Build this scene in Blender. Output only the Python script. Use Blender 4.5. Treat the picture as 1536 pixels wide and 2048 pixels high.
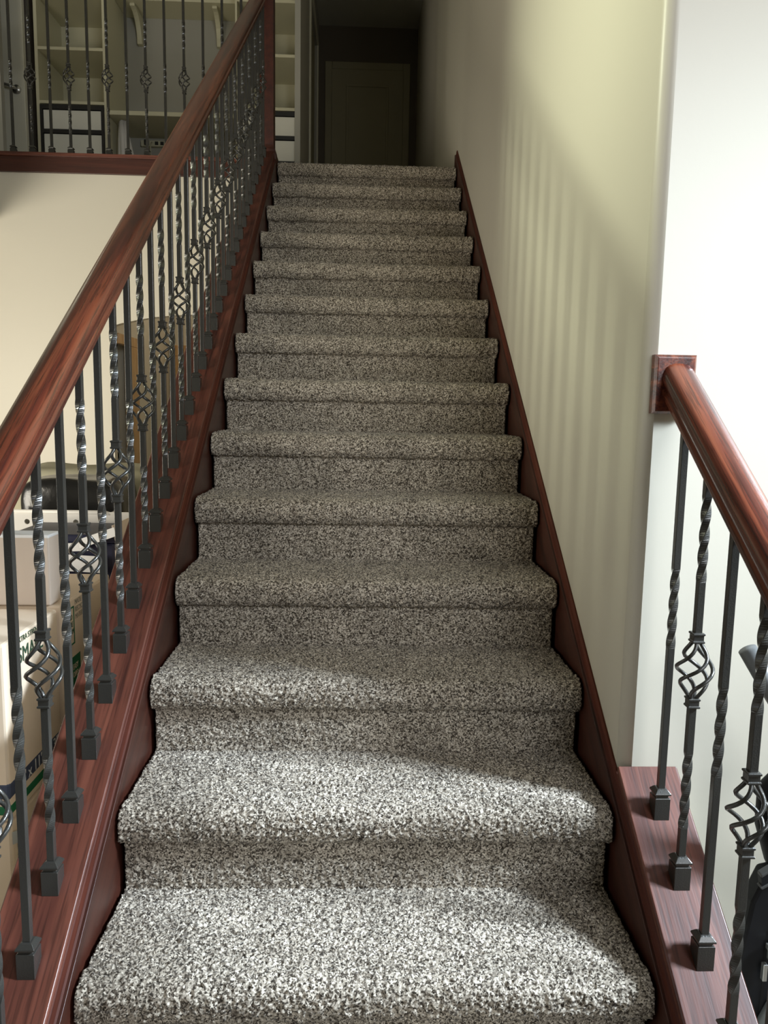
import bpy, bmesh, math, random
import numpy as np
from mathutils import Vector, Matrix
random.seed(7)
S = bpy.context.scene
COL = S.collection
for o in list(bpy.data.objects):
    bpy.data.objects.remove(o)

# ------------------------------------------------------------------ camera
cd = bpy.data.cameras.new('camera'); cam = bpy.data.objects.new('camera', cd); COL.objects.link(cam)
cd.sensor_fit = 'VERTICAL'; cd.sensor_height = 36.0; cd.sensor_width = 27.0
cd.lens = 1538.0 / 2048.0 * 36.0
cd.clip_start = 0.02; cd.clip_end = 60
yaw, pitch, roll = 0.0353, -0.1323, 0.0181
F = Vector((math.sin(yaw)*math.cos(pitch), math.cos(yaw)*math.cos(pitch), math.sin(pitch)))
R0 = Vector((math.cos(yaw), -math.sin(yaw), 0)); U0 = R0.cross(F)
Rr = math.cos(roll)*R0 + math.sin(roll)*U0; Ur = -math.sin(roll)*R0 + math.cos(roll)*U0
mw = Matrix((Rr, Ur, -F)).transposed().to_4x4(); mw.translation = Vector((0.4663, -1.2119, 0.98))
cam.matrix_world = mw
S.camera = cam

# ------------------------------------------------------------------ light, exposure
S.view_settings.view_transform = 'Standard'; S.view_settings.look = 'None'
S.view_settings.gamma = 1.0; S.view_settings.use_curve_mapping = False
S.view_settings.exposure = 0.0
w = bpy.data.worlds.new('world'); S.world = w; w.use_nodes = True
w.node_tree.nodes['Background'].inputs[0].default_value = (0.75, 0.85, 1.0, 1)
w.node_tree.nodes['Background'].inputs[1].default_value = 1.0

def area(name, loc, target, sx, sy, power, col, spread=0):
    l = bpy.data.lights.new(name, 'AREA'); l.shape = 'RECTANGLE'; l.size = sx; l.size_y = sy
    l.energy = power; l.color = col
    if spread: l.spread = math.radians(spread)
    o = bpy.data.objects.new(name, l); COL.objects.link(o); o.location = loc
    o.rotation_euler = (Vector(target) - Vector(loc)).to_track_quat('-Z', 'Y').to_euler()
    return o
# daylight arriving through the windows behind / beside the camera, then two added fills
area('window_light_right', (3.30, -0.50, 2.30), (0.15, 0.0, 0.12), 0.55, 0.55, 33, (0.75, 0.875, 1.0), 48)
area('window_light_back', (2.1, -3.1, 2.5), (1.7, 0.4, 2.1), 1.7, 1.5, 48, (0.94, 0.965, 1.0), 130)
area('window_light_left', (-3.15, -0.1, 0.75), (-0.9, 3.3, 0.9), 1.8, 1.4, 58, (1.0, 0.92, 0.76), 110)
area('window_light_left_tall', (-3.15, 1.6, 2.15), (1.0, 0.62, 2.15), 0.2, 1.0, 10.5, (0.95, 1.0, 0.74), 40)
area('passage_fill', (-0.35, 4.1, 2.15), (-0.6, 4.1, 0.0), 0.3, 0.3, 4, (1.0, 0.84, 0.62))  # added to brighten the under-stair passage, no fixture there
area('fill_light_upstairs', (-3.1, 4.0, 3.9), (-0.6, 4.6, 3.2), 0.8, 0.9, 6.0, (1.0, 0.96, 0.72))  # added fill for the dim desk area, no window stands here

# ------------------------------------------------------------------ measures
RUN = 0.254; RISE = 0.1796; M = RISE / RUN; ANG = math.atan(M); CA = math.cos(ANG)
WID = 0.9938; FL = -0.36; NS = 13; UP = NS * RISE; CEIL = 4.79
SA = Matrix.Rotation(ANG, 4, 'X')

# ------------------------------------------------------------------ materials
def newmat(name):
    m = bpy.data.materials.new(name); m.use_nodes = True
    nt = m.node_tree; return m, nt, nt.nodes['Principled BSDF']
def flat(name, col, rough=0.5, metal=0.0, bump=0.0, bscale=60.0, var=0.0, vscale=4.0):
    m, nt, b = newmat(name)
    b.inputs['Base Color'].default_value = (*col, 1); b.inputs['Roughness'].default_value = rough
    b.inputs['Metallic'].default_value = metal
    tc = nt.nodes.new('ShaderNodeTexCoord')
    if bump:
        n = nt.nodes.new('ShaderNodeTexNoise'); n.inputs['Scale'].default_value = bscale; n.inputs['Detail'].default_value = 4
        nt.links.new(tc.outputs['Object'], n.inputs['Vector'])
        bp = nt.nodes.new('ShaderNodeBump'); bp.inputs['Strength'].default_value = bump; bp.inputs['Distance'].default_value = 0.004
        nt.links.new(n.outputs['Fac'], bp.inputs['Height']); nt.links.new(bp.outputs['Normal'], b.inputs['Normal'])
    if var:
        n = nt.nodes.new('ShaderNodeTexNoise'); n.inputs['Scale'].default_value = vscale; n.inputs['Detail'].default_value = 5
        nt.links.new(tc.outputs['Object'], n.inputs['Vector'])
        mx = nt.nodes.new('ShaderNodeMix'); mx.data_type = 'RGBA'
        mx.inputs['A'].default_value = (*[c*(1-var) for c in col], 1); mx.inputs['B'].default_value = (*[min(1, c*(1+var)) for c in col], 1)
        nt.links.new(n.outputs['Fac'], mx.inputs['Factor']); nt.links.new(mx.outputs['Result'], b.inputs['Base Color'])
    return m
def wood(name, dark, mid, light, scale=(60, 2.2, 60), rough=0.28, coat=0.4, pore=0.5):
    m, nt, b = newmat(name); N = nt.nodes; L = nt.links
    tc = N.new('ShaderNodeTexCoord'); mp = N.new('ShaderNodeMapping'); mp.inputs['Scale'].default_value = scale
    L.new(tc.outputs['Object'], mp.inputs['Vector'])
    n1 = N.new('ShaderNodeTexNoise'); n1.inputs['Scale'].default_value = 1.0; n1.inputs['Detail'].default_value = 6; n1.inputs['Distortion'].default_value = 0.6
    L.new(mp.outputs[0], n1.inputs['Vector'])
    mp2 = N.new('ShaderNodeMapping'); mp2.inputs['Scale'].default_value = (scale[0]*5, scale[1]*5, scale[2]*5)
    L.new(tc.outputs['Object'], mp2.inputs['Vector'])
    n2 = N.new('ShaderNodeTexNoise'); n2.inputs['Scale'].default_value = 1.0; n2.inputs['Detail'].default_value = 3
    L.new(mp2.outputs[0], n2.inputs['Vector'])
    cr = N.new('ShaderNodeValToRGB'); e = cr.color_ramp.elements
    e[0].position = 0.30; e[0].color = (*dark, 1); e[1].position = 0.72; e[1].color = (*light, 1)
    x = cr.color_ramp.elements.new(0.5); x.color = (*mid, 1)
    L.new(n1.outputs['Fac'], cr.inputs['Fac'])
    c2 = N.new('ShaderNodeValToRGB'); c2.color_ramp.elements[0].position = 0.36; c2.color_ramp.elements[1].position = 0.5
    c2.color_ramp.elements[0].color = (pore, pore, pore, 1)
    L.new(n2.outputs['Fac'], c2.inputs['Fac'])
    mx = N.new('ShaderNodeMix'); mx.data_type = 'RGBA'; mx.blend_type = 'MULTIPLY'; mx.inputs['Factor'].default_value = 1
    L.new(cr.outputs['Color'], mx.inputs['A']); L.new(c2.outputs['Color'], mx.inputs['B'])
    L.new(mx.outputs['Result'], b.inputs['Base Color'])
    b.inputs['Roughness'].default_value = rough
    b.inputs['Coat Weight'].default_value = coat; b.inputs['Coat Roughness'].default_value = 0.22
    bp = N.new('ShaderNodeBump'); bp.inputs['Strength'].default_value = 0.12; bp.inputs['Distance'].default_value = 0.002
    L.new(n2.outputs['Fac'], bp.inputs['Height']); L.new(bp.outputs['Normal'], b.inputs['Normal'])
    return m
def carpet_mat():
    m, nt, b = newmat('carpet_pile'); N = nt.nodes; L = nt.links
    tc = N.new('ShaderNodeTexCoord')
    v = N.new('ShaderNodeTexVoronoi'); v.inputs['Scale'].default_value = 350
    ns = N.new('ShaderNodeTexNoise'); ns.inputs['Scale'].default_value = 300
    L.new(tc.outputs['Object'], ns.inputs['Vector'])
    mxv = N.new('ShaderNodeMix'); mxv.data_type = 'VECTOR'; mxv.inputs['Factor'].default_value = 0.004
    L.new(tc.outputs['Object'], mxv.inputs['A']); L.new(ns.outputs['Color'], mxv.inputs['B'])
    L.new(mxv.outputs['Result'], v.inputs['Vector'])
    sp = N.new('ShaderNodeSeparateColor'); L.new(v.outputs['Color'], sp.inputs[0])
    cr = N.new('ShaderNodeValToRGB'); cr.color_ramp.interpolation = 'LINEAR'
    e = cr.color_ramp.elements; e[0].position = 0.0; e[0].color = (0.035, 0.028, 0.022, 1); e[1].position = 1.0; e[1].color = (0.74, 0.68, 0.58, 1)
    for p, c in ((0.26, (0.095, 0.078, 0.06)), (0.42, (0.26, 0.225, 0.18)), (0.7, (0.44, 0.39, 0.32))):
        q = cr.color_ramp.elements.new(p); q.color = (*c, 1)
    L.new(sp.outputs[0], cr.inputs['Fac'])
    # broad wear / brushing variation
    n3 = N.new('ShaderNodeTexNoise'); n3.inputs['Scale'].default_value = 9; n3.inputs['Detail'].default_value = 3
    L.new(tc.outputs['Object'], n3.inputs['Vector'])
    mr = N.new('ShaderNodeMapRange'); mr.inputs['From Min'].default_value = 0.3; mr.inputs['From Max'].default_value = 0.7
    mr.inputs['To Min'].default_value = 0.86; mr.inputs['To Max'].default_value = 1.12
    L.new(n3.outputs['Fac'], mr.inputs['Value'])
    mx = N.new('ShaderNodeMix'); mx.data_type = 'RGBA'; mx.blend_type = 'MULTIPLY'; mx.inputs['Factor'].default_value = 1
    L.new(cr.outputs['Color'], mx.inputs['A']); L.new(mr.outputs['Result'], mx.inputs['B'])
    L.new(mx.outputs['Result'], b.inputs['Base Color'])
    b.inputs['Roughness'].default_value = 0.95; b.inputs['Specular IOR Level'].default_value = 0.1
    b.inputs['Sheen Weight'].default_value = 0.15
    return m
def metal_mat():
    m, nt, b = newmat('hammered_iron'); N = nt.nodes; L = nt.links
    b.inputs['Base Color'].default_value = (0.042, 0.041, 0.037, 1); b.inputs['Metallic'].default_value = 0.35; b.inputs['Roughness'].default_value = 0.30
    b.inputs['Coat Weight'].default_value = 0.5; b.inputs['Coat Roughness'].default_value = 0.16
    tc = N.new('ShaderNodeTexCoord'); n = N.new('ShaderNodeTexNoise'); n.inputs['Scale'].default_value = 420; n.inputs['Detail'].default_value = 2
    L.new(tc.outputs['Object'], n.inputs['Vector'])
    bp = N.new('ShaderNodeBump'); bp.inputs['Strength'].default_value = 0.35; bp.inputs['Distance'].default_value = 0.001
    L.new(n.outputs['Fac'], bp.inputs['Height']); L.new(bp.outputs['Normal'], b.inputs['Normal'])
    return m
MAT = {}
MAT['wall'] = flat('wall_paint_beige', (0.62, 0.585, 0.49), 0.42, bump=0.03, bscale=90)
MAT['wall_grey'] = flat('wall_paint_taupe', (0.40, 0.39, 0.34), 0.6, bump=0.10, bscale=160)
MAT['wall_dark'] = flat('wall_dark_brown', (0.15, 0.125, 0.095), 0.6, bump=0.05, bscale=90)  # hall end is plain dark brown; also the shade colour of the upstairs gap
MAT['ceil'] = flat('ceiling_paint', (0.6, 0.59, 0.52), 0.8, bump=0.3, bscale=120)
MAT['floor'] = flat('floor_carpet', (0.30, 0.26, 0.21), 0.95, bump=0.5, bscale=300, var=0.3, vscale=200)
MAT['rail'] = wood('mahogany_rail', (0.040, 0.008, 0.006), (0.115, 0.024, 0.012), (0.23, 0.062, 0.027), (55, 1.8, 55), 0.27, 0.5)
MAT['cap'] = wood('mahogany_cap', (0.062, 0.017, 0.012), (0.118, 0.036, 0.023), (0.185, 0.062, 0.039), (34, 1.6, 34), 0.42, 0.12, 0.58)
MAT['skirt'] = wood('mahogany_skirt', (0.040, 0.012, 0.008), (0.060, 0.017, 0.010), (0.080, 0.023, 0.014), (30, 1.5, 30), 0.42, 0.1, 0.8)
MAT['moulding'] = wood('mahogany_moulding', (0.05, 0.013, 0.008), (0.085, 0.02, 0.011), (0.12, 0.032, 0.017), (30, 1.5, 30), 0.62, 0.0, 0.8)
MAT['moulding'].node_tree.nodes['Principled BSDF'].inputs['Specular IOR Level'].default_value = 0.25
MAT['oak'] = wood('oak_trim', (0.42, 0.24, 0.10), (0.55, 0.34, 0.15), (0.66, 0.44, 0.22), (40, 40, 2.5), 0.4, 0.2, 0.75)
MAT['carpet'] = carpet_mat()
MAT['iron'] = metal_mat()
MAT['white'] = flat('white_trim_paint', (0.70, 0.68, 0.56), 0.4)
MAT['laminate'] = flat('cream_shelf_laminate', (0.62, 0.59, 0.42), 0.45)
MAT['drawer'] = flat('white_drawer_plastic', (0.80, 0.79, 0.70), 0.4)
MAT['black'] = flat('black_painted_metal', (0.02, 0.02, 0.02), 0.4)
MAT['door'] = flat('door_paint', (0.38, 0.35, 0.23), 0.5)
MAT['card'] = flat('cardboard_printed_cream', (0.82, 0.67, 0.51), 0.85, var=0.06, vscale=7)
MAT['card_plain'] = flat('cardboard_plain', (0.60, 0.50, 0.42), 0.85, var=0.05, vscale=6)
MAT['navy'] = flat('print_navy', (0.055, 0.07, 0.12), 0.6)
MAT['green'] = flat('print_green', (0.012, 0.16, 0.065), 0.6)
MAT['ink'] = flat('print_dark_green_ink', (0.03, 0.075, 0.04), 0.6)
MAT['ink_grey'] = flat('print_grey_ink', (0.36, 0.33, 0.25), 0.7)
MAT['paper'] = flat('white_paper', (0.80, 0.80, 0.80), 0.7)
MAT['tape'] = flat('clear_packing_tape', (0.62, 0.66, 0.68), 0.15)
MAT['plastic_white'] = flat('white_plastic', (0.72, 0.70, 0.66), 0.4)
MAT['blackbag'] = flat('black_plastic_sheet', (0.012, 0.012, 0.012), 0.25, bump=1.0, bscale=14)
MAT['navyplastic'] = flat('navy_plastic', (0.012, 0.015, 0.045), 0.4)
MAT['blanket'] = flat('olive_tan_fabric', (0.38, 0.36, 0.26), 0.9, bump=0.8, bscale=12, var=0.12, vscale=9)
MAT['rubber'] = flat('black_rubber', (0.007, 0.007, 0.008), 0.6)
MAT['rubber'].node_tree.nodes['Principled BSDF'].inputs['Specular IOR Level'].default_value = 0.2
MAT['foam'] = flat('grey_tube', (0.10, 0.105, 0.105), 0.45)
MAT['darksteel'] = flat('dull_grey_metal', (0.07, 0.07, 0.068), 0.5, metal=0.3)
MAT['steel'] = flat('brushed_steel', (0.55, 0.55, 0.53), 0.3, metal=0.9)
MAT['void'] = flat('unlit_closet_interior', (0.05, 0.04, 0.03), 0.9)  # near-black base colour paints in the shade inside the closet

# ------------------------------------------------------------------ mesh helpers
def obj(name, bm, mat, parent=None, smooth=False, bevel=0.0, mats=None):
    me = bpy.data.meshes.new(name); bmesh.ops.recalc_face_normals(bm, faces=bm.faces[:]); bm.to_mesh(me); bm.free()
    for m in (mats or [mat]): me.materials.append(MAT[m] if isinstance(m, str) else m)
    if smooth:
        for p in me.polygons: p.use_smooth = True
    o = bpy.data.objects.new(name, me); COL.objects.link(o)
    if parent is not None: o.parent = parent
    if bevel:
        md = o.modifiers.new('bevel', 'BEVEL'); md.width = bevel; md.segments = 2; md.limit_method = 'ANGLE'; md.angle_limit = 0.6
    return o
def empty(name, loc=(0, 0, 0)):
    o = bpy.data.objects.new(name, None); o.location = loc; COL.objects.link(o); o.empty_display_size = 0.05; return o
def tag(o, label=None, cat=None, group=None, kind=None):
    if label: o['label'] = label
    if cat: o['category'] = cat
    if group: o['group'] = group
    if kind: o['kind'] = kind
    return o
def box(bm, x0, x1, y0, y1, z0, z1, mi=0):
    v = [bm.verts.new((x, y, z)) for x in (x0, x1) for y in (y0, y1) for z in (z0, z1)]
    for q in ((0, 1, 3, 2), (4, 6, 7, 5), (0, 4, 5, 1), (2, 3, 7, 6), (0, 2, 6, 4), (1, 5, 7, 3)):
        f = bm.faces.new([v[i] for i in q]); f.material_index = mi
def bxo(name, dims, mat, parent=None, bevel=0.0):
    bm = bmesh.new(); box(bm, *dims); return obj(name, bm, mat, parent, bevel=bevel)
def prism(bm, poly, a0, a1, axis='x', close=True):
    """extrude a 2-D polygon. axis x: poly=(y,z); y: poly=(x,z); z: poly=(x,y)"""
    def P(u, v, a): return (a, u, v) if axis == 'x' else ((u, a, v) if axis == 'y' else (u, v, a))
    A = [bm.verts.new(P(u, v, a0)) for u, v in poly]; B = [bm.verts.new(P(u, v, a1)) for u, v in poly]
    n = len(poly)
    for i in range(n): bm.faces.new((A[i], A[(i+1) % n], B[(i+1) % n], B[i]))
    if close: bm.faces.new(A); bm.faces.new(B[::-1])
def tube(bm, pts, rad, seg=8, cap=True):
    pts = [Vector(p) for p in pts]; rings = []
    up = Vector((0, 0, 1)); prev = None
    for i, p in enumerate(pts):
        d = (pts[min(i+1, len(pts)-1)] - pts[max(i-1, 0)]).normalized()
        if prev is None:
            a = d.cross(up); a = a if a.length > 1e-3 else d.cross(Vector((1, 0, 0))); a.normalize()
        else:
            a = prev - d * prev.dot(d); a.normalize()
        prev = a; b = d.cross(a)
        r = rad[i] if isinstance(rad, (list, tuple)) else rad
        rings.append([bm.verts.new(p + r*(math.cos(2*math.pi*k/seg)*a + math.sin(2*math.pi*k/seg)*b)) for k in range(seg)])
    for i in range(len(rings)-1):
        for k in range(seg): bm.faces.new((rings[i][k], rings[i][(k+1) % seg], rings[i+1][(k+1) % seg], rings[i+1][k]))
    if cap: bm.faces.new(rings[0][::-1]); bm.faces.new(rings[-1])
def sqstack(bm, levels, cx=0, cy=0):
    """square (x,y) sections stacked: (z, half_width, twist angle)"""
    rings = []
    for z, hw, t in levels:
        rings.append([bm.verts.new((cx + hw*math.sqrt(2)*math.cos(t+math.pi/4+k*math.pi/2), cy + hw*math.sqrt(2)*math.sin(t+math.pi/4+k*math.pi/2), z)) for k in range(4)])
    for i in range(len(rings)-1):
        for k in range(4): bm.faces.new((rings[i][k], rings[i][(k+1) % 4], rings[i+1][(k+1) % 4], rings[i+1][k]))
    bm.faces.new(rings[0][::-1]); bm.faces.new(rings[-1])
def dup(o, parent=None, loc=None):
    c = o.copy(); COL.objects.link(c)
    if parent is not None: c.parent = parent
    if loc is not None: c.location = loc
    for ch in [q for q in o.children]:
        d = ch.copy(); COL.objects.link(d); d.parent = c
        for g in [q for q in ch.children]:
            e = g.copy(); COL.objects.link(e); e.parent = d
    return c
FONT_CACHE = {}
def text(name, body, size, mat, parent, M4, xs=1.0):
    cu = bpy.data.curves.new(name, 'FONT'); cu.body = body; cu.size = size; cu.extrude = 0.0003
    t = bpy.data.objects.new(name, cu); COL.objects.link(t)
    bpy.context.view_layer.update()
    me = bpy.data.meshes.new_from_object(t.evaluated_get(bpy.context.evaluated_depsgraph_get()))
    bpy.data.objects.remove(t)
    me.materials.clear(); me.materials.append(MAT[mat])
    o = bpy.data.objects.new(name, me); COL.objects.link(o); o.parent = parent
    o.matrix_local = M4 @ Matrix.Diagonal((xs, 1, 1, 1))
    return o

# ------------------------------------------------------------------ the setting
def struct(name, bm, mat, bevel=0.0, mats=None, smooth=False):
    o = obj(name, bm, mat, bevel=bevel, mats=mats, smooth=smooth); o['kind'] = 'structure'; return o
XL, XR, YB, YF = -3.2, 3.4, -3.2, 7.1
# lower floor, ceiling
bm = bmesh.new(); box(bm, XL, XR, YB, 4.9, FL-0.1, FL); struct('floor', bm, 'floor')
bm = bmesh.new(); box(bm, XL-.1, XR+.1, YB-.1, YF+.1, CEIL, CEIL+0.1); struct('ceiling', bm, 'ceil')
# upper floor slab (landing and hall)
bm = bmesh.new(); box(bm, XL, 1.018, 3.41, YF, UP-0.11, UP-0.004); struct('floor_upper', bm, 'floor')
# right wall block: long face along the stairs, end face towards the camera, rounded corner
bm = bmesh.new(); rr = 0.024
poly = [(1.018, YF), (1.018, 0.28+rr)]
for i in range(1, 9):
    a = math.pi + i*(math.pi/2)/8
    poly.append((1.018+rr+rr*math.cos(a), 0.28+rr+rr*math.sin(a)))
poly += [(XR, 0.28), (XR, YF)]
prism(bm, poly, FL, CEIL, 'z')
wr = struct('wall_right', bm, 'wall')
for p in wr.data.polygons:
    if p.area < 0.3 and abs(p.normal.z) < 0.1: p.use_smooth = True
def wall_with_hole(name, axis, pos, thick, u0, u1, z0, z1, hole, mat='wall'):
    bm = bmesh.new(); hu0, hu1, hz0, hz1 = hole
    for (a, b, c, d) in ((u0, hu0, z0, z1), (hu1, u1, z0, z1), (hu0, hu1, z0, hz0), (hu0, hu1, hz1, z1)):
        if axis == 'x': box(bm, pos, pos+thick, a, b, c, d)
        else: box(bm, a, b, pos, pos+thick, c, d)
    struct(name, bm, mat)
def window(name, axis, pos, u0, u1, z0, z1):
    bm = bmesh.new(); t = 0.05
    def B(a, b, c, d):
        if axis == 'x': box(bm, pos-.02, pos+.04, a, b, c, d)
        else: box(bm, a, b, pos-.02, pos+.04, c, d)
    B(u0-t, u1+t, z0-t, z0); B(u0-t, u1+t, z1, z1+t); B(u0-t, u0, z0, z1); B(u1, u1+t, z0, z1)
    B((u0+u1)/2-.015, (u0+u1)/2+.015, z0, z1)
    struct(name, bm, 'white')
wall_with_hole('wall_east', 'x', XR, 0.1, YB, 0.28, FL, CEIL, (-1.10, 0.05, 1.7, 2.95))
wall_with_hole('wall_back', 'y', YB-0.1, 0.1, XL, XR, FL, CEIL, (1.2, 3.0, 1.5, 3.1))
wall_with_hole('wall_left', 'x', XL-0.1, 0.1, YB, YF, FL, CEIL, (-1.05, 0.85, 0.0, 1.5))
window('window_1', 'x', XR, -1.10, 0.05, 1.7, 2.95)
window('window_2', 'y', YB-0.05, 1.2, 3.0, 1.5, 3.1)
window('window_3', 'x', XL-0.05, -1.05, 0.85, 0.0, 1.5)
# wall below the upstairs railing with a low arched opening into a passage under the landing
bm = bmesh.new()
arch = [(-0.955, FL), (-0.955, 1.425), (-0.90, 1.443), (-0.80, 1.465), (-0.72, 1.480), (-0.59, 1.495), (-0.40, 1.505), (-0.145, 1.505)]
poly = [(XL, FL)] + arch + [(-0.145, 2.335), (XL, 2.335)]
prism(bm, poly, 3.345, 3.40, 'y'); struct('wall_under_landing', bm, 'wall')
bm = bmesh.new(); box(bm, -1.02, -0.957, 3.40, 3.66, 1.36, 2.2); box(bm, -1.02, -0.957, 3.66, 4.75, FL, 2.2)
struct('wall_passage_left', bm, 'wall')
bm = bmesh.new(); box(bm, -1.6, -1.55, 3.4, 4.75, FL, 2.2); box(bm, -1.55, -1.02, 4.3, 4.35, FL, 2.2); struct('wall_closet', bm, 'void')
bm = bmesh.new(); box(bm, -1.02, 1.0, 4.75, 4.82, FL, 2.2); struct('wall_passage_end', bm, 'wall')
bm = bmesh.new(); box(bm, -0.968, -0.93, 3.402, 3.80, 1.335, 1.395); box(bm, -0.968, -0.93, 3.62, 3.80, FL, 1.335)
struct('trim_1', bm, 'oak', bevel=0.004)
bm = bmesh.new(); box(bm, -0.95, -0.30, 4.70, 4.75, 1.35, 1.43); box(bm, -0.95, -0.86, 4.70, 4.75, FL, 1.35)
struct('trim_2', bm, 'oak', bevel=0.004)
bm = bmesh.new(); box(bm, -0.86, -0.30, 4.72, 4.75, FL, 1.35); struct('door_4', bm, 'white')
# unseen soffit block added at the far left to shade the top of that wall
bm = bmesh.new(); box(bm, XL, -1.60, 2.55, 3.345, 1.98, 2.26); struct('trim_added_soffit', bm, 'wall')
# knee walls below the two caps
def knee(name, x0, x1, y0, y1):
    bm = bmesh.new(); a = 0.035
    prism(bm, [(y0, FL), (y1, FL), (y1, M*y1+a), (y0, M*y0+a)], x0, x1, 'x'); struct(name, bm, 'wall')
knee('wall_knee_left', -0.140, -0.024, -0.48, 3.34)
knee('wall_knee_right', 1.020, 1.128, -0.48, 0.285)

# ------------------------------------------------------------------ staircase: carpeted steps + mahogany boards
stair = empty('staircase', (0.497, -0.254, FL))
tag(stair, 'straight staircase of grey-brown speckled pile carpet between mahogany skirt boards', 'staircase')
OFF = Matrix.Translation((-0.497, 0.254, -FL))
def sobj(name, bm, mat, M4=None, **k):
    o = obj(name, bm, mat, stair, **k); o.matrix_local = OFF @ (M4 or Matrix.Identity(4)); return o
def step_mesh(k, cell):
    y0, z0 = k*RUN, k*RISE
    key = [(0.006, -RISE-0.004), (0.006, -0.078), (0.000, -0.0725), (-0.009, -0.0705), (-0.017, -0.060), (-0.0205, -0.045), (-0.020, -0.028),
           (-0.0145, -0.013), (-0.003, -0.004), (0.014, 0.0), (0.04, 0.0005), (RUN+0.008, 0.0)]
    if k == NS: key[-1] = (0.35, 0.0)
    key = np.array(key); seg = np.hypot(*np.diff(key, axis=0).T); s = np.concatenate([[0], np.cumsum(seg)])
    n = int(s[-1]/cell); t = np.linspace(0, s[-1], n)
    py = np.interp(t, s, key[:, 0]); pz = np.interp(t, s, key[:, 1])
    ty = np.gradient(py); tz = np.gradient(pz); l = np.hypot(ty, tz); ny, nz = -tz/l, ty/l
    ins = np.where((pz < -0.0725), 0.0045, 0.0); ins = np.where(py > 0.03, 0.003, ins)
    m = int(WID/cell); u = np.linspace(0, 1, m)
    rng = np.random.RandomState(100+k)
    X = ins[:, None] + (WID-2*ins[:, None])*u[None, :]
    D = rng.randn(n, m); 
    D = (D + 0.35*(np.roll(D, 1, 0)+np.roll(D, -1, 0)+np.roll(D, 1, 1)+np.roll(D, -1, 1)))/1.25
    amp = np.where(pz < -0.0725, 0.0011, 0.0018)[:, None]*(cell/0.003)**0.3
    D = np.clip(D, -2.2, 2.2)*amp
    J = rng.randn(n, m)*0.0006
    Y = y0 + py[:, None] + ny[:, None]*D; Z = z0 + pz[:, None] + nz[:, None]*D; X = X + J
    # turned-down edge columns
    e = 0.012
    XE0 = X[:, :1]+0.002; YE0 = y0+py[:, None]-ny[:, None]*e; ZE0 = z0+pz[:, None]-nz[:, None]*e
    X = np.concatenate([XE0, X, X[:, -1:]-0.002], 1); Y = np.concatenate([YE0, Y, YE0], 1); Z = np.concatenate([ZE0, Z, ZE0], 1)
    m += 2
    co = np.stack([X, Y, Z], -1).reshape(-1, 3)
    i = np.arange(n-1)[:, None]*m + np.arange(m-1)[None, :]
    q = np.stack([i, i+1, i+1+m, i+m], -1).reshape(-1, 4)
    me = bpy.data.meshes.new('carpeted_step')
    me.vertices.add(len(co)); me.vertices.foreach_set('co', co.astype(np.float32).ravel())
    me.loops.add(q.size); me.loops.foreach_set('vertex_index', q.astype(np.int32).ravel())
    me.polygons.add(len(q)); me.polygons.foreach_set('loop_start', np.arange(0, q.size, 4, dtype=np.int32))
    me.polygons.foreach_set('loop_total', np.full(len(q), 4, dtype=np.int32))
    me.update(calc_edges=True); me.validate(); me.materials.append(MAT['carpet'])
    me.polygons.foreach_set('use_smooth', np.ones(len(q), dtype=bool))
    return me
for k in range(-1, NS+1):
    me = step_mesh(k, 0.0027 if k < 3 else (0.0035 if k < 6 else 0.0045))
    o = bpy.data.objects.new('carpeted_step', me); COL.objects.link(o); o.parent = stair; o.matrix_local = OFF
# solid core under the carpet
bm = bmesh.new(); poly = []
for k in range(-1, NS+1):
    poly += [(k*RUN+0.02, k*RISE-RISE-0.02), (k*RUN+0.02, k*RISE-0.02)]
poly += [(3.70, UP-0.02), (3.70, UP-0.2), (0.9, FL), (-0.234, FL)]
prism(bm, poly, 0.012, WID-0.012, 'x'); sobj('stair_core', bm, 'skirt')

def sloped(name, mat, parent_fn, profile, y0, y1, ends=None, x_off=0.0, bevel=0.0, smooth=False):
    """profile = (x, plumb height a) swept along the pitch line; mesh kept in pitch-aligned local axes so the grain follows it"""
    bm = bmesh.new(); inv = SA.inverted()
    A = [bm.verts.new(inv @ Vector((x, y0, M*y0+a))) for x, a in profile]
    B = [bm.verts.new(inv @ Vector((x, y1, M*y1+a))) for x, a in profile]
    n = len(profile)
    for i in range(n): bm.faces.new((A[i], A[(i+1) % n], B[(i+1) % n], B[i]))
    bm.faces.new(A); bm.faces.new(B[::-1])
    return parent_fn(name, bm, mat, SA, bevel=bevel, smooth=smooth)
YT = 3.30
# left side
sloped('skirt_board', 'skirt', sobj, [(-0.007, -0.34), (-0.007, 0.0200), (-0.0078, 0.021), (-0.022, 0.021), (-0.022, -0.34)], -0.45, YT, bevel=0.0008)
sloped('cap_moulding', 'moulding', sobj, [(-0.012, 0.020), (-0.0165, 0.024), (-0.018, 0.034), (-0.019, 0.044), (-0.024, 0.050), (-0.024, 0.020)], -0.45, YT)
sloped('cap_board', 'cap', sobj, [(-0.021, 0.042), (-0.0205, 0.056), (-0.023, 0.060), (-0.148, 0.060), (-0.151, 0.056), (-0.151, 0.036), (-0.021, 0.036)], -0.45, YT, bevel=0.001)
# right side
sloped('skirt_board', 'skirt', sobj, [(1.001, -0.34), (1.001, 0.009), (1.0018, 0.010), (1.0176, 0.010), (1.0176, -0.34)], -0.45, 3.44, bevel=0.0008)
sloped('cap_moulding', 'moulding', sobj, [(1.005, 0.008), (1.009, 0.014), (1.0105, 0.028), (1.014, 0.036), (1.0176, 0.036), (1.0176, 0.008)], -0.45, 3.44)
sloped('cap_board', 'cap', sobj, [(1.0125, 0.042), (1.0115, 0.056), (1.014, 0.060), (1.134, 0.060), (1.137, 0.056), (1.137, 0.036), (1.0125, 0.036)], -0.45, 0.279, bevel=0.001)

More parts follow.
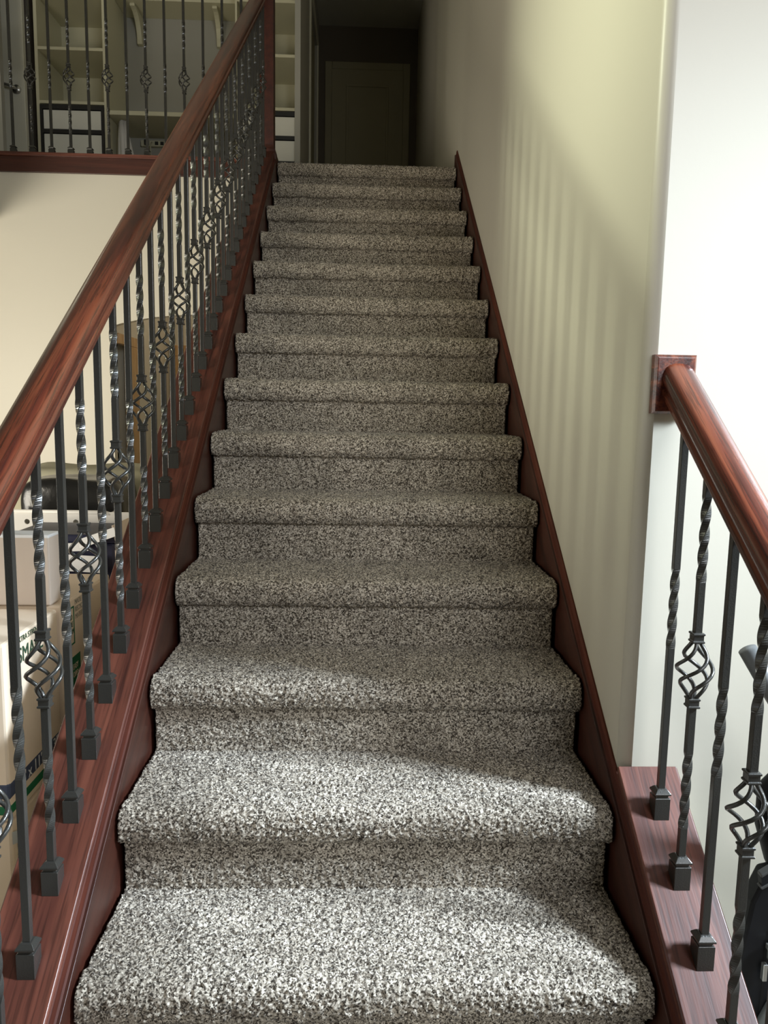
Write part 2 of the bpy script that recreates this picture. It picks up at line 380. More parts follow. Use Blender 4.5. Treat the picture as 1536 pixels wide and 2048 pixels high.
# ------------------------------------------------------------------ balusters
HW = 0.0065
def twist_levels(z0, z1, ang, t0=0.0, n=40):
    return [(z0+(z1-z0)*i/n, HW, t0+ang*i/n) for i in range(n+1)]
def shoe_mesh(slope):
    bm = bmesh.new(); d = 0.0155
    lv = [(None, 0.0150), (0.0335, 0.0150), (0.0345, 0.0142), (0.0355, 0.0118), (0.0395, 0.0118), (0.0405, 0.0160), (0.0435, 0.0160), (0.050, 0.0105), (0.0515, 0.0085)]
    rings = []
    for z, hw in lv:
        r = []
        for sx, sy in ((-1, -1), (1, -1), (1, 1), (-1, 1)):
            zz = slope*(sy*hw) if z is None else z
            r.append(bm.verts.new((sx*hw, sy*hw, (zz if z is not None else zz)+0.0)))
        rings.append(r)
    for i in range(len(rings)-1):
        for k in range(4): bm.faces.new((rings[i][k], rings[i][(k+1) % 4], rings[i+1][(k+1) % 4], rings[i+1][k]))
    bm.faces.new(rings[0][::-1]); bm.faces.new(rings[-1])
    return bm
def collar_bm(zc):
    bm = bmesh.new()
    sqstack(bm, [(zc-.0095, .0088, 0), (zc-.0085, .0108, 0), (zc-.0055, .0108, 0), (zc-.0045, .0092, 0), (zc+.0045, .0092, 0), (zc+.0055, .0108, 0), (zc+.0085, .0108, 0), (zc+.0095, .0088, 0)])
    return bm
def basket_bm(z0, z1):
    bm = bmesh.new(); n = 22
    for w_ in range(4):
        pts = []
        for i in range(n+1):
            t = i/n; r = 0.0048+0.0255*(math.sin(math.pi*t)**1.2)
            a = math.pi/4 + w_*math.pi/2 + math.radians(205)*(t*t*(3-2*t))
            pts.append((r*math.cos(a), r*math.sin(a), z0+(z1-z0)*t))
        tube(bm, pts, 0.0037, 6)
    return bm
def proto_baluster(kind, top, slope, dz=0.0):
    """bar mesh is the baluster itself; shoe, collars and basket are its pieces"""
    bm = bmesh.new()
    if kind == 'twist':
        z0, z1 = 0.335+dz, 0.490+dz
        sqstack(bm, [(0.01, HW, 0)] + twist_levels(z0, z1, math.radians(360)) + [(top, HW, math.radians(360))])
    else:
        lo, hi = 0.348+dz, 0.462+dz
        sqstack(bm, [(0.01, HW, 0)] + twist_levels(0.105+dz, 0.250+dz, math.radians(360)) + [(lo+.006, HW, math.radians(360))])
        sqstack(bm, [(hi-.006, HW, 0)] + twist_levels(0.565+dz, 0.715+dz, math.radians(360)) + [(top, HW, math.radians(360))])
    b = obj('baluster', bm, 'iron', bevel=0.0009)
    obj('baluster_shoe', shoe_mesh(slope), 'iron', b, bevel=0.0008)
    if kind != 'twist':
        obj('collar', collar_bm(0.345+dz), 'iron', b, bevel=0.0006)
        obj('collar', collar_bm(0.465+dz), 'iron', b, bevel=0.0006)
        obj('basket', basket_bm(0.350+dz, 0.460+dz), 'iron', b, smooth=True)
    return b
RAILP = [(0.021, 0.0), (0.0245, 0.002), (0.0255, 0.006), (0.0255, 0.012), (0.0215, 0.0165), (0.0215, 0.020), (0.0245, 0.0235), (0.0295, 0.030), (0.0318, 0.038),
         (0.0312, 0.047), (0.0270, 0.0545), (0.0185, 0.0595), (0.008, 0.0618), (0, 0.0622)]
def rail_sweep(name, xc, abot, y0, y1, parent_fn, sc=1.0):
    half = [(u*sc, v*sc/CA) for u, v in RAILP]
    prof = [(xc+u, abot+v) for u, v in half] + [(xc-u, abot+v) for u, v in half[-2::-1]]
    bm = bmesh.new(); inv = SA.inverted(); n = len(prof); rings = []
    N = 2
    for j in range(N):
        y = y0+(y1-y0)*j/(N-1)
        rings.append([bm.verts.new(inv @ Vector((x, y, M*y+a))) for x, a in prof])
    for j in range(N-1):
        for i in range(n): bm.faces.new((rings[j][i], rings[j][(i+1) % n], rings[j+1][(i+1) % n], rings[j+1][i]))
    bm.faces.new(rings[0]); bm.faces.new(rings[-1][::-1])
    return parent_fn(name, bm, 'rail', SA, smooth=True)
def rail_parent(root):
    off = Matrix.Translation(-Vector(root.location))
    def fn(name, bm, mat, M4=None, **k):
        o = obj(name, bm, mat, root, **k); o.matrix_local = off @ (M4 or Matrix.Identity(4)); return o
    return fn
def auto_smooth(o, ang=0.6):
    me = o.data
    b = bmesh.new(); b.from_mesh(me)
    for e in b.edges:
        if len(e.link_faces) == 2 and e.calc_face_angle(0) > ang: e.smooth = False
    b.to_mesh(me); b.free()

# left stair railing
ral = empty('stair_railing', (-0.0706, -0.0361, M*-0.0361+0.06))
tag(ral, 'long left stair railing, mahogany handrail over iron balusters, climbing to the newel post', 'railing')
fn = rail_parent(ral)
o = rail_sweep('handrail', -0.078, 0.846, -0.62, 3.30, fn); auto_smooth(o)
pA = proto_baluster('twist', 0.80, M); pB = proto_baluster('basket', 0.80, M)
def put(proto, root, loc, first):
    c = proto if first else dup(proto)
    c.parent = root; c.location = Vector(loc) - Vector(root.location); return c
usedA = usedB = False
BY0, BS = -0.0361+0.0152, 0.1081
for j in range(-3, 31):
    y = BY0 + j*BS; loc = (-0.0706, y, M*y+0.06)
    if y > 3.25: break
    if j % 2 == 0: put(pA, ral, loc, not usedA); usedA = True
    else: put(pB, ral, loc, not usedB); usedB = True
# newel post at the head of the stairs
bm = bmesh.new()
def nbox(x0, x1, y0, y1, z0, z1): box(bm, x0, x1, y0, y1, z0, z1)
nx, ny = -0.068, 3.345
sqstack(bm, [(2.20, .060, 0), (2.375, .060, 0), (2.385, .055, 0), (2.40, .0535, 0), (2.412, .047, 0), (2.425, .0445, 0), (3.36, .0445, 0), (3.37, .050, 0), (3.39, .052, 0), (3.40, .048, 0), (3.42, .02, 0)], nx, ny)
o = fn('newel_post', bm, 'skirt', None, bevel=0.002)
o['label'] = 'square mahogany newel post with stepped base'

# right stair railing
rar = empty('stair_railing', (1.0715, 0.184, M*0.184+0.06))
tag(rar, 'short right stair railing ending at a square mahogany rosette on the wall end', 'railing')
fn = rail_parent(rar)
o = rail_sweep('handrail', 1.078, 0.818, -0.66, 0.263, fn, 0.97); auto_smooth(o)
usedA = usedB = False
for j in range(0, 7):
    y = 0.1845+0.0152-j*BS; loc = (1.0715, y, M*y+0.06)
    put(pA if j % 2 == 0 else pB, rar, loc, False)
bm = bmesh.new(); cx, cz = 1.0725, 1.038
lv = [(0.282, .0405, .056), (0.268, .0405, .056), (0.263, .036, .0515), (0.2625, .034, .0495)]
rg = [[bm.verts.new((cx+sx*a, y, cz+sz*b)) for sx, sz in ((-1, -1), (1, -1), (1, 1), (-1, 1))] for y, a, b in lv]
for i in range(3):
    for k in range(4): bm.faces.new((rg[i][k], rg[i][(k+1) % 4], rg[i+1][(k+1) % 4], rg[i+1][k]))
bm.faces.new(rg[0][::-1]); bm.faces.new(rg[-1])
fn('rosette', bm, 'rail', None)

# upstairs guard railing
gr = empty('guard_railing', (-1.0, 3.38, 2.355))
tag(gr, 'level upstairs guard railing of iron balusters on a mahogany fascia, left of the newel post', 'railing')
fn = rail_parent(gr)
def grain_x(name, dims, mat, bevel=0.001):
    x0, x1, y0, y1, z0, z1 = dims
    bm = bmesh.new(); Rz = Matrix.Rotation(math.pi/2, 4, 'Z'); box(bm, y0, y1, -x1, -x0, z0, z1)
    return fn(name, bm, mat, Rz, bevel=bevel)
grain_x('fascia_board', (XL, -0.125, 3.325, 3.345, 2.252, 2.334), 'skirt')
grain_x('cap_board', (XL, -0.125, 3.312, 3.45, 2.334, 2.354), 'cap')
grain_x('handrail', (XL, -0.11, 3.35, 3.41, 3.26, 3.32), 'rail', 0.012)
gA = proto_baluster('twist', 0.91, 0.0, 0.015); gB = proto_baluster('basket', 0.91, 0.0, 0.015)
first = [True, True]
for i in range(-15, 13):
    x = -1.478 + i*0.1057; k = i % 2
    if x > -0.14 or x < -3.1: continue
    put((gA, gB)[k], gr, (x, 3.38, 2.354), first[k]); first[k] = False

# ------------------------------------------------------------------ upstairs: hall and desk niche
Z0 = UP
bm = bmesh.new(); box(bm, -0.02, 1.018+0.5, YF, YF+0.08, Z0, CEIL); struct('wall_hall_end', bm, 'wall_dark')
bm = bmesh.new(); box(bm, -0.02, 0.02, 4.66, 5.70, Z0, CEIL); box(bm, -0.02, 0.02, 6.72, YF, Z0, CEIL); box(bm, -0.02, 0.02, 5.70, 6.72, Z0+2.10, CEIL)
struct('wall_hall_left', bm, 'wall_grey')
bm = bmesh.new(); box(bm, 0.02, 0.036, 5.60, 5.70, Z0, Z0+2.16); box(bm, 0.02, 0.036, 6.72, 6.82, Z0, Z0+2.16); box(bm, 0.02, 0.036, 5.70, 6.72, Z0+2.10, Z0+2.16)
struct('trim_4', bm, 'white', bevel=0.004)
bm = bmesh.new(); box(bm, -0.012, 0.0, 5.70, 6.72, Z0, Z0+2.10); struct('door_2', bm, 'door')
# far door
dr = bmesh.new(); box(dr, 0.155, 0.875, YF-0.03, YF, Z0+0.005, Z0+2.04)
fd = struct('door_1', dr, 'door')
for (a, b, c, d) in ((0.30, 0.73, 0.20, 0.92), (0.30, 0.73, 1.06, 1.90)):
    bm = bmesh.new()
    for x0, x1, z0, z1 in ((a, b, c, c+.025), (a, b, d-.025, d), (a, a+.025, c+.025, d-.025), (b-.025, b, c+.025, d-.025)): box(bm, x0, x1, YF-0.040, YF-0.028, Z0+z0, Z0+z1)
    obj('door_panel_moulding', bm, 'door', fd, bevel=0.004)
bm = bmesh.new(); box(bm, 0.085, 0.155, YF-0.022, YF, Z0, Z0+2.115); box(bm, 0.875, 0.945, YF-0.022, YF, Z0, Z0+2.115); box(bm, 0.155, 0.875, YF-0.022, YF, Z0+2.045, Z0+2.115)
struct('trim_5', bm, 'door', bevel=0.006)
# desk niche back wall and wall left of it
bm = bmesh.new(); box(bm, -1.95, -0.02, 5.20, 5.28, Z0, CEIL); struct('wall_niche', bm, 'wall_grey')
bm = bmesh.new(); box(bm, -1.95, -1.865, 5.0, 5.20, Z0, CEIL); struct('wall_niche_left', bm, 'wall_dark')  # dark colour paints in the shade of the gap beside the tower
bm = bmesh.new(); box(bm, XL, -1.977, 4.40, 4.45, Z0, CEIL); struct('wall_upstairs_left', bm, 'wall_grey')
bm = bmesh.new(); box(bm, XL, -1.95, 5.0, 5.06, Z0, CEIL); struct('wall_upstairs_return', bm, 'wall_dark')  # closes the gap behind the door, its shade put into the dark colour

def tower(x0, x1, label, side_t=0.022):
    t = empty('shelf_tower', ((x0+x1)/2, 4.95, Z0)); tag(t, label, 'shelves', 'cream shelf towers beside the desk'); f = rail_parent(t)
    bm = bmesh.new(); box(bm, x0, x0+side_t, 4.70, 5.19, Z0, 4.55); f('side_panel', bm, 'laminate')
    bm = bmesh.new(); box(bm, x1-side_t, x1, 4.70, 5.19, Z0, 4.55); f('side_panel', bm, 'laminate')
    bm = bmesh.new(); box(bm, x0+side_t, x1-side_t, 5.17, 5.19, Z0, 4.55); f('back_panel', bm, 'laminate')
    for z in (3.108, 3.468, 3.83, 4.19, 4.53):
        bm = bmesh.new(); box(bm, x0+side_t, x1-side_t, 4.70, 5.17, z, z+0.02); f('shelf', bm, 'laminate')
    d = empty('drawer_unit', ((x0+x1)/2, 4.95, Z0)); f2 = rail_parent(d)
    tag(d, 'black framed unit of white drawers in the ' + label.split(' in ')[0].split(' the ')[-1] if False else None)
    a, b = x0+side_t+.003, x1-side_t-.003
    bm = bmesh.new()
    box(bm, a, b, 4.69, 5.15, 3.068, 3.098); box(bm, a, a+.018, 4.69, 5.15, Z0, 3.068); box(bm, b-.018, b, 4.69, 5.15, Z0, 3.068)
    for z in (2.905, 2.73, 2.555): box(bm, a+.018, b-.018, 4.69, 4.72, z, z+0.026)
    f2('frame', bm, 'black')
    for z0, z1 in ((2.935, 3.064), (2.76, 2.901), (2.585, 2.726), (2.35, 2.551)):
        bm = bmesh.new(); box(bm, a+.021, b-.021, 4.697, 5.12, z0, z1); f2('drawer', bm, 'drawer', None, bevel=0.003)
    return t, d
t1, d1 = tower(-1.862, -1.362, 'cream shelf tower left of the desk, near the open door')
t2, d2 = tower(-0.447, 0.018, 'cream shelf tower right of the newel post, half hidden by it', 0.014)
tag(d1, 'white drawers in a black frame at the foot of the left shelf tower', 'drawers', 'white drawer units in the shelf towers')
tag(d2, 'white drawers in a black frame beside the newel post and hall entrance', 'drawers', 'white drawer units in the shelf towers')
# desk
dk = empty('desk', (-0.9, 4.95, Z0)); tag(dk, 'cream built-in desktop spanning between the two shelf towers', 'desk'); f = rail_parent(dk)
bm = bmesh.new(); box(bm, -1.362, -0.447, 4.70, 5.20, 3.045, 3.075); f('desktop', bm, 'laminate', None, bevel=0.003)
bm = bmesh.new(); box(bm, -1.362, -0.447, 5.18, 5.20, Z0+.02, 3.045); f('back_panel', bm, 'wall_grey')
# wall shelf on curved brackets
ws = empty('wall_shelf', (-0.9, 5.1, 3.92)); tag(ws, 'white wall shelf on two curved brackets above the desk', 'shelf'); f = rail_parent(ws)
bm = bmesh.new(); box(bm, -1.362, -0.447, 4.93, 5.20, 3.925, 3.96); f('shelf_board', bm, 'laminate', None, bevel=0.003)
for x in (-1.245, -0.640):
    bm = bmesh.new(); pr = [(5.20, 3.925), (4.97, 3.925), (4.97, 3.905)]
    for i in range(9):
        a = i/8*math.pi/2
        pr.append((4.98+0.17*math.sin(a), 3.745+0.16*math.cos(a)))
    pr += [(5.155, 3.72), (5.20, 3.72)]
    prism(bm, pr, x-.018, x+.018, 'x'); f('bracket', bm, 'laminate', None, bevel=0.003)
# power strip, cable, bundle under the desk
ps = empty('power_strip', (-1.06, 5.15, 3.0)); tag(ps, 'grey power strip fixed to the wall under the desktop', 'power strip'); f = rail_parent(ps)
bm = bmesh.new(); box(bm, -1.25, -0.87, 5.14, 5.18, 2.975, 3.02); f('housing', bm, 'laminate', None, bevel=0.004)
for i in range(6):
    bm = bmesh.new(); box(bm, -1.14+i*.042, -1.115+i*.042, 5.136, 5.141, 2.985, 3.01); f('socket', bm, 'black')
bm = bmesh.new(); box(bm, -1.215, -1.185, 5.11, 5.14, 2.98, 3.015); f('plug', bm, 'black')
bm = bmesh.new(); tube(bm, [(-1.16, 5.12, 3.0), (-1.165, 5.10, 2.96), (-1.165, 5.10, 2.7), (-1.168, 5.10, 2.45), (-1.16, 5.05, 2.344)], 0.005, 8)
cb = obj('power_cable', bm, 'laminate', smooth=True); tag(cb, 'pale cable hanging down from the power strip under the desk', 'cable')
bm = bmesh.new(); rnd = random.Random(3)
for i in range(26):
    a = rnd.uniform(0, 6.28); r0 = rnd.uniform(.005, .02); r1 = rnd.uniform(.03, .085)
    x, y = -1.285, 4.80
    pts = []
    for j in range(6):
        t = j/5; r = r0+(r1-r0)*t**0.8
        pts.append((x+0.0+.05*t+r*math.cos(a+t*.5), y+r*math.sin(a+t*.5)*.7, 3.03-0.68*t+rnd.uniform(-.01, .01)))
    tube(bm, pts, [0.012+0.010*math.sin(3.14*j/5) for j in range(6)], 5)
bag = obj('plastic_bag', bm, 'plastic_white', smooth=True); tag(bag, 'crumpled white plastic bag hanging under the left end of the desk', 'bag')
# open door at far left upstairs
bm = bmesh.new(); box(bm, -0.76, 0, 0, 0.035, 0, 2.05)
od = struct('door_3', bm, 'white', bevel=0.003); od.location = (-1.925, 4.66, Z0+0.005); od.rotation_euler = (0, 0, math.radians(-8))
bm = bmesh.new(); tube(bm, [(-0.055, 0.0, 0.84), (-0.055, -0.014, 0.84)], 0.030, 16); tube(bm, [(-0.055, -0.01, 0.84), (-0.055, -0.05, 0.84), (-0.085, -0.058, 0.85), (-0.175, -0.056, 0.875)], [0.012, 0.011, 0.010, 0.008], 10)
obj('door_handle', bm, 'steel', od, smooth=True)

# ------------------------------------------------------------------ things stored below on the left
def face_x(x, y, z):     # text frame: lies on a plane facing +x, reading along +y
    return Matrix(((0, 0, 1, x), (1, 0, 0, y), (0, 1, 0, z), (0, 0, 0, 1)))
def printed_box(x1, y0, y1, z0, z1, xw, label, full=True):
    b = empty('moving_box', (x1-xw/2, (y0+y1)/2, z0)); tag(b, label, 'cardboard box', 'printed cardboard moving boxes'); f = rail_parent(b)
    off = Matrix.Translation(-Vector(b.location))
    bm = bmesh.new(); box(bm, x1-xw, x1, y0, y1, z0, z1-0.002); f('carton', bm, 'card', None, bevel=0.006)
    e = 0.0012; hh = z1-z0
    for nm, m, a, c in (('navy_stripe', 'navy', 0.052, 0.092), ('green_stripe', 'green', 0.014, 0.041)):
        a2, c2 = z0+a, z0+c
        bm = bmesh.new(); box(bm, x1-xw-e, x1+e, y0-e, y1+e, a2, c2); f(nm, bm, m, None, bevel=0.006)
    return b, off
b1, off = printed_box(-0.300, 0.432, 0.738, 0.047, 0.460, 0.40, 'cream printed box with navy and green stripes, top of the near stack by the stair')
text('box_text', 'EXTRA STRENGTH', 0.019, 'ink', b1, off @ face_x(-0.2985, 0.498, 0.438), 0.95)
text('box_text', 'SMALL', 0.052, 'ink', b1, off @ face_x(-0.2985, 0.502, 0.390), 0.92)
text('box_text', '17" x 11" x 13"', 0.040, 'paper', b1, off @ face_x(-0.298, 0.462, 0.106), 1.0)
bm = bmesh.new(); box(bm, -0.2995, -0.2985, 0.462, 0.492, 0.388, 0.446); f = rail_parent(b1); f('green_label', bm, 'green')
text('box_text', '3', 0.05, 'card', b1, off @ face_x(-0.298, 0.466, 0.398), 0.8)
b2, off2 = printed_box(-0.300, 0.432, 0.738, FL+0.001, 0.046, 0.40, 'taped cream printed box at the bottom of the near stack')
f = rail_parent(b2)
for (ya, za, yb, zb) in ((0.43, 0.025, 0.62, -0.05), (0.43, -0.075, 0.62, 0.02)):
    bm = bmesh.new(); v = [bm.verts.new((-0.2975, y, z)) for y, z in ((ya, za), (yb, zb), (yb, zb-.03), (ya, za-.03))]; bm.faces.new(v)
    f('packing_tape', bm, 'tape')
text('box_text', 'SMALL', 0.05, 'green', b2, off2 @ Matrix.Translation((0, 0, -0.42)) @ face_x(-0.298, 0.455, 0.37), 0.8)
b3, off3 = printed_box(-0.298, 0.760, 1.150, 0.047, 0.463, 0.42, 'cream printed box with green tags, behind the near stack under a plain carton')
f = rail_parent(b3)
text('box_text', 'MADE WITH\nRECYCLED\nMATERIAL', 0.020, 'ink_grey', b3, off3 @ face_x(-0.2965, 0.852, 0.44), 0.9)
bm = bmesh.new()
for y0, y1, z0, z1 in ((0.775, 0.845, 0.435, 0.439), (0.775, 0.845, 0.335, 0.339), (0.775, 0.779, 0.335, 0.439), (0.841, 0.845, 0.335, 0.439)): box(bm, -0.2975, -0.2965, y0, y1, z0, z1)
f('green_tag_frame', bm, 'green')
text('box_text', 'NEED\nMORE\nROOM', 0.020, 'ink', b3, off3 @ face_x(-0.2965, 0.785, 0.405), 0.9)
bm = bmesh.new(); box(bm, -0.2975, -0.2965, 0.815, 0.880, 0.205, 0.300); f('green_label', bm, 'green')
text('box_text', 'EASY\nOPEN', 0.022, 'card', b3, off3 @ face_x(-0.296, 0.822, 0.265), 0.8)
b4, off4 = printed_box(-0.298, 0.760, 1.150, FL+0.001, 0.046, 0.42, 'cream printed box on the floor under the green-tagged box')
# plain carton on top
c = empty('carton', (-0.48, 0.79, 0.464)); tag(c, 'plain beige carton with lit top fold painted white, standing upright on the printed boxes', 'cardboard box'); f = rail_parent(c)
bm = bmesh.new(); box(bm, -0.66, -0.318, 0.745, 0.815, 0.464, 0.646); f('carton_body', bm, 'card_plain', None, bevel=0.004)
bm = bmesh.new(); box(bm, -0.661, -0.317, 0.744, 0.816, 0.640, 0.6485); f('lit_top_edge', bm, 'paper', None, bevel=0.002)  # white strip paints the light caught by the carton's top fold
# navy bin with papers behind
nb = empty('storage_bin', (-0.40, 1.35, FL)); tag(nb, 'navy storage bin behind the plain carton, papers leaning on it', 'storage bin'); f = rail_parent(nb)
bm = bmesh.new(); box(bm, -0.62, -0.300, 1.22, 1.46, FL, 0.545); f('bin_body', bm, 'navyplastic', None, bevel=0.01)
bm = bmesh.new(); box(bm, -0.63, -0.296, 1.21, 1.47, 0.545, 0.572); f('lid', bm, 'navyplastic', None, bevel=0.006)
for i, (px, pz, w_, h_, rx, ry, lab) in enumerate(((-0.405, 0.482, 0.15, 0.052, 80, 3, 'greyish paper leaning on the front of the navy bin'), (-0.425, 0.535, 0.10, 0.026, 82, -3, 'bright white card leaning near the rim of the navy bin'), (-0.345, 0.566, 0.12, 0.030, 66, -20, 'white sheet sticking up beside the navy bin lid'))):
    bm = bmesh.new(); box(bm, -w_/2, w_/2, -h_/2, h_/2, 0, .0015)
    p = obj('paper_sheet', bm, 'paper'); p.location = (px, 1.200-0.006*i, pz); p.rotation_euler = (math.radians(rx), math.radians(ry), 0)
    tag(p, lab, 'paper', 'papers on the navy bin')
ct = empty('open_carton', (-0.22, 1.33, FL)); tag(ct, 'tan open carton squeezed between the navy bin and the stairs', 'cardboard box'); f = rail_parent(ct)
bm = bmesh.new(); z = 0.53
for d in ((-0.288, -0.280, 1.18, 1.50, FL, z), (-0.168, -0.160, 1.18, 1.50, FL, z), (-0.28, -0.168, 1.18, 1.188, FL, z), (-0.28, -0.168, 1.492, 1.50, FL, z), (-0.28, -0.168, 1.188, 1.492, FL, FL+.01)): box(bm, *d)
f('carton_body', bm, 'card_plain')
bm = bmesh.new(); prism(bm, [(-0.284, z), (-0.300, z+0.075), (-0.303, z+0.074), (-0.288, z-0.003)], 1.20, 1.48, 'y'); f('flap', bm, 'card_plain')
# white laundry basket with round holes on a carton
lb = empty('laundry_basket', (-0.62, 1.58, 0.255)); tag(lb, 'white plastic basket with round holes in its rim, behind the carton', 'basket'); f = rail_parent(lb)
bm = bmesh.new(); holes = [(-0.700+i*0.085, 0.565 - (i % 2)*0.028) for i in range(5)]
outer = []
def rect_with_holes(bm, x0, x1, z0, z1, y, th, hs, r):
    # grid of quads around square cells carrying a ring towards each hole
    xs = sorted({x0, x1} | {h[0]-.02 for h in hs} | {h[0]+.02 for h in hs}); zs = sorted({z0, z1} | {0.515, 0.59})
    cells = {}
    for h in hs: cells[round(h[0]-.02, 4)] = h
    def ring(quad, h):
        for yy in (y, y+th):
            sq = []; ci = []
            n = 16
            for k in range(n):
                a = 2*math.pi*k/n + math.pi/4
                cxx, szz = math.cos(a), math.sin(a); s = max(abs(cxx), abs(szz))
                px = h[0] + 0.02*cxx/s
                pz = (0.515+0.59)/2 + (0.59-0.515)/2*szz/s
                sq.append(bm.verts.new((px, yy, pz))); ci.append(bm.verts.new((h[0]+r*cxx, yy, h[1]+r*szz)))
            for k in range(n): bm.faces.new((sq[k], sq[(k+1) % n], ci[(k+1) % n], ci[k]))
            if yy == y: c0 = ci
            else:
                for k in range(n): bm.faces.new((c0[k], c0[(k+1) % n], ci[(k+1) % n], ci[k]))
    for i in range(len(xs)-1):
        for j in range(len(zs)-1):
            a, b_, c_, d_ = xs[i], xs[i+1], zs[j], zs[j+1]
            if j == 1 and round(a, 4) in cells and b_-a < .041: ring(None, cells[round(a, 4)]); continue
            for yy in (y, y+th):
                bm.faces.new([bm.verts.new(q) for q in ((a, yy, c_), (b_, yy, c_), (b_, yy, d_), (a, yy, d_))])
rect_with_holes(bm, -0.80, -0.405, 0.26, 0.602, 1.52, 0.006, holes, 0.0095)
box(bm, -0.80, -0.794, 1.526, 1.63, 0.26, 0.60); box(bm, -0.411, -0.405, 1.526, 1.63, 0.26, 0.60)
box(bm, -0.794, -0.411, 1.624, 1.63, 0.26, 0.58); box(bm, -0.794, -0.411, 1.526, 1.624, 0.257, 0.263)
f('basket_body', bm, 'plastic_white')
bm = bmesh.new()
tube(bm, [(-0.80, 1.523, 0.60), (-0.43, 1.523, 0.60), (-0.412, 1.526, 0.595), (-0.403, 1.54, 0.58)], 0.008, 8); f('rim', bm, 'plastic_white', None, smooth=True)
s1 = empty('carton', (-0.6, 1.72, FL)); tag(s1, 'closed cardboard carton on the floor under the white basket', 'cardboard box'); f = rail_parent(s1)
bm = bmesh.new(); box(bm, -0.86, -0.36, 1.50, 1.64, FL, 0.255); f('carton_body', bm, 'card_plain', None, bevel=0.004)
# bundle: quilted mattress-like bedding partly under black plastic
def soft(name, x0, x1, y0, y1, z0, z1, mat, seed, amp=0.012, n=22, parent=None, bev=0.04):
    rng = random.Random(seed); bm = bmesh.new(); bmesh.ops.create_cube(bm, size=1)
    bmesh.ops.subdivide_edges(bm, edges=bm.edges[:], cuts=n, use_grid_fill=True)
    sx, sy, sz = x1-x0, y1-y0, z1-z0
    ph = [rng.uniform(0, 6.28) for _ in range(8)]
    for v in bm.verts:
        p = v.co.copy()
        q = Vector((p.x*2, p.y*2, p.z*2)); k = 8
        l = (abs(q.x)**k+abs(q.y)**k+abs(q.z)**k)**(1/k); q = q/max(l, 1e-6)*1.0
        X = (x0+x1)/2+q.x*sx/2; Y = (y0+y1)/2+q.y*sy/2; Z = (z0+z1)/2+q.z*sz/2
        d = amp*(math.sin(X*17+ph[0]+2*math.sin(Y*9+ph[1]))+math.sin(Y*23+ph[2]+1.5*math.sin(X*13+ph[3]))+.6*math.sin(Z*40+X*21+ph[4]))/2.2
        nrm = Vector((q.x**7/max(sx, .1), q.y**7/max(sy, .1), q.z**7/max(sz, .1)))
        if nrm.length > 0: nrm.normalize()
        zz = Z+nrm.z*d
        v.co = (X+nrm.x*d, Y+nrm.y*d, max(zz, z0))
    return obj(name, bm, mat, parent, smooth=True)
bd = soft('bedding_roll', -1.02, -0.385, 1.99, 2.40, 0.30, 0.712, 'blanket', 5, 0.008)
tag(bd, 'olive tan padded bedding bundle lying behind the black plastic sheeted one', 'bedding')
bp_ = soft('garbage_bag', -0.80, -0.425, 1.67, 1.955, 0.30, 0.700, 'blackbag', 9, 0.009)
tag(bp_, 'black plastic sheeted bundle behind the white perforated basket', 'bag')
s2 = empty('carton', (-0.7, 2.05, FL)); tag(s2, 'large cardboard carton on the floor under the bedding and black plastic bundles', 'cardboard box'); f = rail_parent(s2)
bm = bmesh.new(); box(bm, -1.04, -0.38, 1.66, 2.42, FL, 0.30); f('carton_body', bm, 'card_plain', None, bevel=0.004)

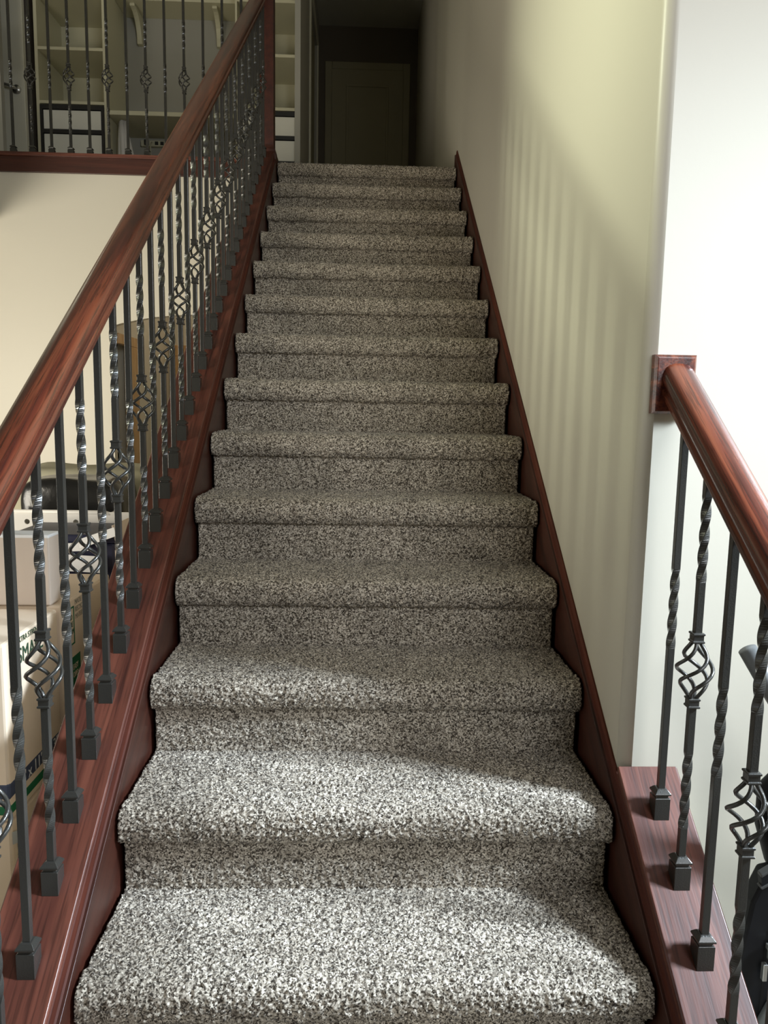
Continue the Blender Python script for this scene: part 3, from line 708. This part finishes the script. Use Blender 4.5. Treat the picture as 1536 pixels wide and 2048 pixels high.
# ------------------------------------------------------------------ exercise machine at lower right
ex = empty('exercise_machine', (1.36, -0.05, FL)); tag(ex, 'black folded exercise machine with a grey tube handle, behind the right railing', 'exercise machine'); f = rail_parent(ex)
bm = bmesh.new(); tube(bm, [(1.169, 0.10, 0.566), (1.216, 0.09, 0.488), (1.31, 0.07, 0.335)], 0.0165, 20); f('tube_handle', bm, 'foam', None, smooth=True)
bm = bmesh.new(); tube(bm, [(1.262, 0.10, 0.345), (1.235, 0.10, 0.30), (1.240, 0.10, 0.235), (1.262, 0.10, 0.17), (1.30, 0.09, 0.09)], [0.014, 0.024, 0.028, 0.028, 0.026], 14)
for k in range(4): tube(bm, [(1.215+0.008*k, 0.066, 0.31-0.012*k), (1.228+0.009*k, 0.064, 0.23-0.01*k), (1.26+.01*k, 0.064, 0.15)], 0.003, 6)
f('padded_arm', bm, 'rubber', None, smooth=True)
bm = bmesh.new(); prism(bm, [(1.182, -0.30), (1.182, 0.00), (1.196, 0.10), (1.218, 0.155), (1.262, 0.165), (1.240, 0.06), (1.236, -0.06), (1.232, -0.30)], 0.06, 0.10, 'y'); f('main_frame', bm, 'rubber', None, bevel=0.006)
bm = bmesh.new(); box(bm, 1.15, 1.42, -0.02, 0.16, FL, FL+0.06); f('base_frame', bm, 'rubber', None, bevel=0.006)
bm = bmesh.new(); prism(bm, [(1.200, 0.140), (1.275, 0.185), (1.275, 0.180), (1.203, 0.136)], 0.045, 0.06, 'y'); prism(bm, [(1.200, 0.165), (1.275, 0.215), (1.275, 0.209), (1.2, 0.159)], 0.045, 0.06, 'y'); f('cross_bar', bm, 'darksteel', None, bevel=0.001)
bm = bmesh.new(); prism(bm, [(1.200, 0.160), (1.275, 0.210), (1.275, 0.184), (1.204, 0.139)], 0.047, 0.06, 'y'); f('strap', bm, 'rubber', None)
bm = bmesh.new(); tube(bm, [(1.235, 0.08, -0.02), (1.27, 0.06, 0.06), (1.33, 0.05, 0.16), (1.42, 0.05, 0.24)], 0.014, 12); f('curved_arm', bm, 'rubber', None, smooth=True)
bm = bmesh.new(); box(bm, 1.219, 1.227, 0.045, 0.055, -0.045, -0.012); box(bm, 1.224, 1.262, 0.045, 0.055, 0.016, 0.026); box(bm, 1.228, 1.232, 0.045, 0.055, -0.005, 0.016); f('chrome_bracket', bm, 'steel', None, bevel=0.001)
bm = bmesh.new(); box(bm, 1.225, 1.30, 0.058, 0.09, -0.30, 0.05); f('housing', bm, 'rubber', None, bevel=0.006)
bm = bmesh.new(); tube(bm, [(1.345+0.115*math.cos(a*math.pi/12), 0.05, -0.16+0.115*math.sin(a*math.pi/12)) for a in range(0, 25)], 0.014, 10, False); f('flywheel', bm, 'foam', None, smooth=True)
